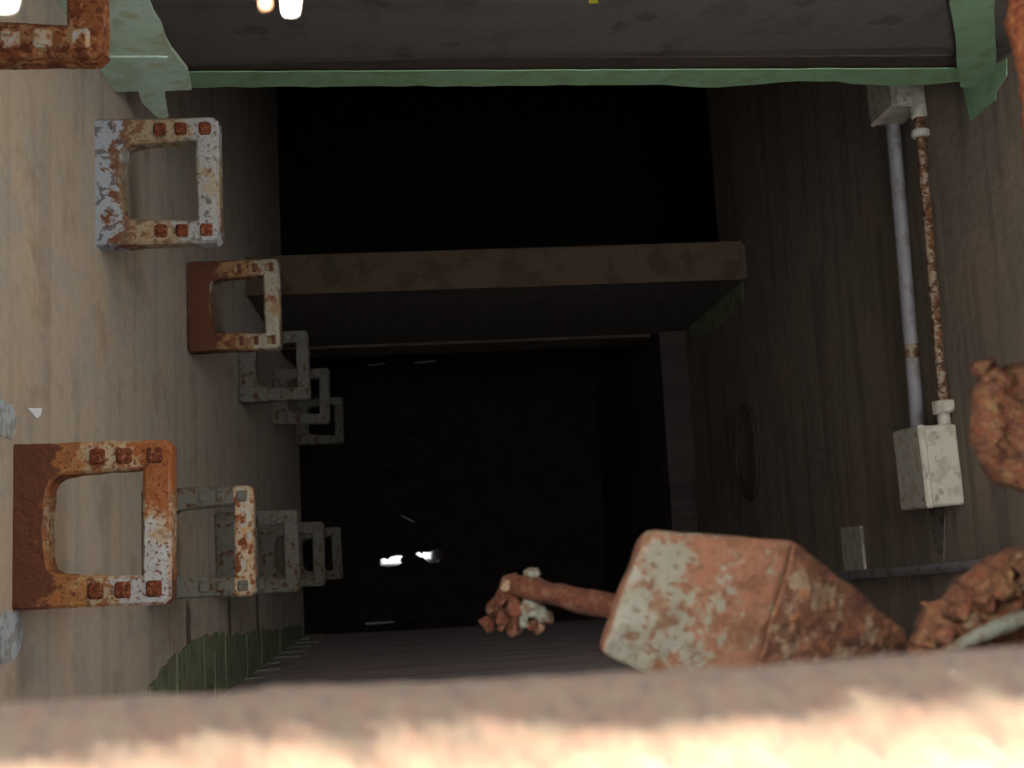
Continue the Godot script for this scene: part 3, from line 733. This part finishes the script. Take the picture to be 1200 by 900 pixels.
# ==================================================================== rusted iron under the cover
func build_rust() -> void:
	# frame rail along the conduit side
	var noise := FastNoiseLite.new()
	noise.seed = 12
	noise.frequency = 60.0
	noise.fractal_octaves = 4
	var rings := []
	for i in 121:
		var z := lerpf(-0.36, 0.12, i / 120.0)
		var ring := []
		for p in [Vector2(0.331, -0.445), Vector2(0.2590, -0.445), Vector2(0.2530, -0.447), Vector2(0.2540, -0.452), Vector2(0.2510, -0.46), Vector2(0.2540, -0.468), Vector2(0.2610, -0.47), Vector2(0.331, -0.47)]:
			var v := Vector3(p.x, p.y, z)
			if p.x < 0.3: v += Vector3(1.0, 0.8, 0) * noise.get_noise_3dv(v) * 0.003
			ring.append(v)
		rings.append(ring)
	var rail := mesh_node("frame_rail", skin(rings, true), M.rust_rail)
	tag(rail, "orange rusted frame rail grazing the upper corner beside the green flap", "frame rail")
	var la := base("rust_lump")
	mesh_node("crust", lump([Vector2(0.2016, -0.0455), Vector2(0.2030, -0.0505), Vector2(0.2066, -0.0530), Vector2(0.2048, -0.0568), Vector2(0.2065, -0.0591), Vector2(0.2087, -0.0572), Vector2(0.2120, -0.055), Vector2(0.2142, -0.0548), Vector2(0.2237, -0.0606), Vector2(0.2333, -0.0611), Vector2(0.2480, -0.058), Vector2(0.2520, -0.02), Vector2(0.2298, -0.017), Vector2(0.2155, -0.0145), Vector2(0.2080, -0.0165), Vector2(0.2025, -0.0243), Vector2(0.2013, -0.0334)], -0.418, 0.024, 0.007, 0.0045, 31, 0.55), M.rust_orange, la)
	for n in [[0.2165, -0.0165, 0.006, 0], [0.2095, -0.0535, 0.0045, 1], [0.2255, -0.05, 0.009, 2], [0.206, -0.03, 0.006, 0], [0.219, -0.027, 0.008, 1], [0.2035, -0.0575, 0.0026, 0]]:
		var ring := []
		for k in 9: ring.append(Vector2(n[0], n[1]) + Vector2(cos(TAU * k / 9.0), sin(TAU * k / 9.0)) * n[2] * (0.8 + 0.3 * sin(k * 2.3 + n[2] * 900.0)))
		mesh_node("scab", lump(ring, -0.4165 - 0.002 * n[3], 0.012, 0.0022, 0.005, int(n[0] * 10000), 0.8, 0.8, 0.0014), [M.rust_orange, M.block_shade, M.block_shade][n[3]], la)
	tag(la, "swollen orange rust lump with a small spur, level with the junction box", "rust lump")
	var lb := base("rust_lump")
	mesh_node("crust", lump([Vector2(0.1696, 0.038), Vector2(0.1753, 0.0319), Vector2(0.1792, 0.0264), Vector2(0.1798, 0.0228), Vector2(0.1837, 0.0236), Vector2(0.1919, 0.0183), Vector2(0.2004, 0.0115), Vector2(0.2084, 0.0083), Vector2(0.2225, 0.0067), Vector2(0.252, 0.006), Vector2(0.252, 0.06), Vector2(0.2182, 0.06), Vector2(0.19, 0.056), Vector2(0.172, 0.046)], -0.416, 0.028, 0.012, 0.006, 32, 0.6), M.rust_orange, lb)
	for n in [[0.1825, 0.0265, 0.0036, 0], [0.188, 0.031, 0.0042, 2], [0.1775, 0.0345, 0.004, 0], [0.2, 0.019, 0.006, 1], [0.21, 0.016, 0.007, 2], [0.194, 0.0235, 0.0035, 0], [0.2045, 0.0125, 0.003, 1]]:
		var ring := []
		for k in 9: ring.append(Vector2(n[0], n[1]) + Vector2(cos(TAU * k / 9.0), sin(TAU * k / 9.0)) * n[2] * (0.8 + 0.3 * sin(k * 2.3 + n[2] * 900.0)))
		mesh_node("scab", lump(ring, -0.409 - 0.001 * n[3], 0.012, 0.002, 0.005, int(n[0] * 10000), 0.8, 0.8, 0.0014), [M.rust_orange, M.rust_orange, M.block_shade][n[3]], lb)
	mesh_node("paint_band", tube([Vector3(0.176, -0.41, 0.0392), Vector3(0.184, -0.406, 0.0352), Vector3(0.193, -0.405, 0.0318), Vector3(0.204, -0.405, 0.0295), Vector3(0.222, -0.406, 0.028)], [0.001, 0.0026, 0.003, 0.0028, 0.002], 10, 0.001, 5), M.old_paint, lb)
	tag(lb, "sloping brown rust crust with a greenish paint band, rising beside the steel block", "rust lump")
	# the steel block: a flat painted face, then a face that falls away
	build_block()
	# rod that sticks out from under the block, scaling at its end
	var rod := base("rusted_rod")
	var p0 := Vector3(0.098, -0.492, 0.0282)
	var p1 := Vector3(0.0422, -0.56, 0.0135)
	var pts := along(p0, p1, 14)
	var rad := []
	for i in pts.size(): rad.append(0.0051)
	mesh_node("shank", tube(pts, rad, 12, 0.0018, 8), M.rust_rod, rod)
	var rng := RandomNumberGenerator.new()
	rng.seed = 21
	var spots := [[0.0431, 0.0113, 0.005, 0], [0.0396, 0.0187, 0.006, 0], [0.0345, 0.0235, 0.005, 0], [0.042, 0.0305, 0.006, 1], [0.0526, 0.032, 0.0042, 1], [0.0577, 0.0288, 0.0038, 1], [0.052, 0.0095, 0.004, 2], [0.0492, 0.0245, 0.0055, 2], [0.0525, 0.0205, 0.005, 2], [0.036, 0.02, 0.0042, 0], [0.0312, 0.0305, 0.0045, 0], [0.0445, 0.0235, 0.007, 0], [0.047, 0.0285, 0.0045, 2], [0.0375, 0.0285, 0.005, 0], [0.0405, 0.0128, 0.0042, 1], [0.0545, 0.0258, 0.0045, 2]]
	for i in 18: spots.append([rng.randf_range(0.03, 0.056), rng.randf_range(0.012, 0.033), rng.randf_range(0.0018, 0.0034), [0, 0, 1][i % 3]])
	for s in spots:
		var outline := []
		var n := 7
		for k in n:
			var t := TAU * k / n
			outline.append(Vector2(s[0], s[1]) + Vector2(cos(t), sin(t)) * s[2] * rng.randf_range(0.45, 1.1))
		mesh_node("scale_flake", lump(outline, -0.553 + rng.randf_range(-0.006, 0.006), 0.009, 0.003, 0.003, rng.randi() % 999, 0.7, 0.8, 0.003), [M.rust_rod, M.block_shade, M.old_paint][s[3]], rod)
	tag(rod, "brown rusted rod ending in a cluster of flaking scale, sticking out beneath the block", "rod")

func build_block() -> void:
	var noise := FastNoiseLite.new()
	noise.seed = 41
	noise.frequency = 60.0
	noise.fractal_octaves = 2
	var root := base("steel_block")
	var rough := func(v: Vector3, by: float) -> Vector3: return v + Vector3(noise.get_noise_3dv(v), noise.get_noise_3d(v.x + 3.0, v.y, v.z), noise.get_noise_3d(v.x, v.y, v.z + 4.0)) * by
	# one outline walked clockwise from the ridge's far end; the painted face lies level, the other face slopes away from the ridge
	var r0 := Vector3(0.1395, -0.45, 0.0006)
	var r1 := Vector3(0.1195, -0.45, 0.052)
	var left := [r0, Vector3(0.1123, -0.45, -0.0034), Vector3(0.0885, -0.45, -0.0064), Vector3(0.0855, -0.45, -0.0058), Vector3(0.0832, -0.45, -0.0035), Vector3(0.0747, -0.45, 0.0143), Vector3(0.0662, -0.45, 0.0335), Vector3(0.0661, -0.4505, 0.0365), Vector3(0.0685, -0.451, 0.0388), Vector3(0.078, -0.452, 0.0435), Vector3(0.084, -0.453, 0.046), Vector3(0.1, -0.453, 0.05), r1]
	var right := [r1, Vector3(0.1482, -0.463, 0.054), Vector3(0.178, -0.475, 0.052), Vector3(0.1875, -0.478, 0.0475), Vector3(0.1915, -0.478, 0.0415), Vector3(0.1895, -0.476, 0.0365), Vector3(0.174, -0.47, 0.0245), Vector3(0.1555, -0.46, 0.0105), r0]
	for f in [["painted_face", left, M.rust_block, Vector3(0.1, -0.45, 0.022)], ["sloping_face", right, M.block_shade, Vector3(0.148, -0.457, 0.028)]]:
		var c: Vector3 = f[3]
		var pts := []
		for i in f[1].size():
			var a: Vector3 = f[1][i]
			var b: Vector3 = f[1][(i + 1) % f[1].size()]
			var k := maxi(1, int(a.distance_to(b) / 0.0025))
			for j in k: pts.append(a.lerp(b, float(j) / k))
		var rings := []
		for s in [[0.02, 0.0], [0.1, 0.0], [0.18, 0.0], [0.26, 0.0], [0.34, 0.0], [0.42, 0.0], [0.5, 0.0], [0.58, 0.0], [0.66, 0.0], [0.74, 0.0], [0.82, 0.0], [0.9, 0.0], [0.965, 0.0006], [0.99, 0.0018], [1.0, 0.0042], [0.98, 0.012], [0.92, 0.022], [0.85, 0.032], [0.03, 0.034]]:
			var ring := []
			for p in pts:
				var q: Vector3 = c + (p - c) * s[0]
				# along the shared ridge the flank stays closed: only the outer edge is rounded over
				var near := Geometry3D.get_closest_point_to_segment(p, r0, r1).distance_to(p) < 0.004
				if near and s[0] > 0.9 and s[1] < 0.01: q = p
				q.y = lerpf(c.y, p.y, s[0] if not (near and s[0] > 0.9) else 1.0) - (0.0 if near and s[1] < 0.01 else s[1])
				ring.append(rough.call(q, 0.0011))
			rings.append(ring)
		mesh_node(f[0], skin(rings, true), f[2], root)
	tag(root, "heavy steel block, grey paint giving way to orange rust, hanging under the cover edge", "block")

# ==================================================================== foot of the shaft
func build_bottom() -> void:
	var y := -4.999
	var a := [Vector2(-0.139, 0.016), Vector2(-0.138, -0.008), Vector2(-0.12, -0.012), Vector2(-0.105, -0.006), Vector2(-0.094, -0.016), Vector2(-0.07, -0.02), Vector2(-0.05, -0.018), Vector2(-0.046, -0.008), Vector2(-0.055, 0.012), Vector2(-0.075, 0.02), Vector2(-0.11, 0.022)]
	var b := [Vector2(0.004, -0.024), Vector2(0.018, -0.03), Vector2(0.03, -0.022), Vector2(0.036, -0.028), Vector2(0.06, -0.026), Vector2(0.085, -0.038), Vector2(0.11, -0.036), Vector2(0.112, -0.018), Vector2(0.125, -0.008), Vector2(0.124, 0.0), Vector2(0.1, 0.004), Vector2(0.095, 0.014), Vector2(0.07, 0.018), Vector2(0.05, 0.01), Vector2(0.034, -0.008), Vector2(0.02, -0.01)]
	for p in [[a, "bright puddle mirroring the sky, the plain one of two on the black floor"], [b, "bright ragged puddle mirroring the sky, nearer the rod's flaking end"]]:
		var pts := []
		for q in p[0]: pts.append(Vector3(q.x, y, q.y))
		tag(mesh_node("puddle", sheet(pts, Vector3.UP, 0.002), M.water), p[1], "puddle", "puddles on the floor")
	for s in [[Vector3(-0.161, -4.98, -0.789), Vector3(-0.085, -4.98, -0.793), 0.003, "short added stick standing for a glint under the lower crossbeam, fainter of two"], [Vector3(0.03, -4.98, -0.792), Vector3(0.122, -4.98, -0.796), 0.004, "short added stick standing for a glint under the lower crossbeam, brighter of two"], [Vector3(-0.204, -4.98, 0.239), Vector3(-0.09, -4.98, 0.238), 0.005, "thin added stick standing for a glint at the foot of the purplish wall"], [Vector3(-0.047, -4.98, -0.178), Vector3(0.006, -4.98, -0.148), 0.003, "small slanting added twig standing for a glint beyond the two bright puddles"]]:
		tag(mesh_node("glint_stick", tube(along(s[0], s[1], 4), [s[2] * 0.7, s[2], s[2], s[2] * 0.9, s[2] * 0.5], 10), M.glint_stick), s[3], "stick")  # added pale sticks stand in for thin glints on the water
	var rng := RandomNumberGenerator.new()
	rng.seed = 17
	for s in [[-0.02, 0.0, 0.03, "small dark stone between the two bright puddles"], [0.02, 0.27, 0.09, "low dark mound of silt at the foot of the purplish wall"], [0.0, -0.42, 0.14, "broad dark heap of silt beyond the puddles"]]:
		var outline := []
		for k in 10:
			var t := TAU * k / 10.0
			outline.append(Vector2(s[0], s[1]) + Vector2(cos(t) * 1.4, sin(t) * 0.7) * s[2] * rng.randf_range(0.7, 1.1))
		tag(mesh_node("silt_heap" if s[2] > 0.05 else "stone", lump(outline, -5.0 + s[2] * 0.35, s[2] * 0.4, s[2] * 0.3, s[2] * 0.2, rng.randi() % 999, 0.9, 0.8, s[2] * 0.15), M.debris), s[3], "silt heap" if s[2] > 0.05 else "stone")
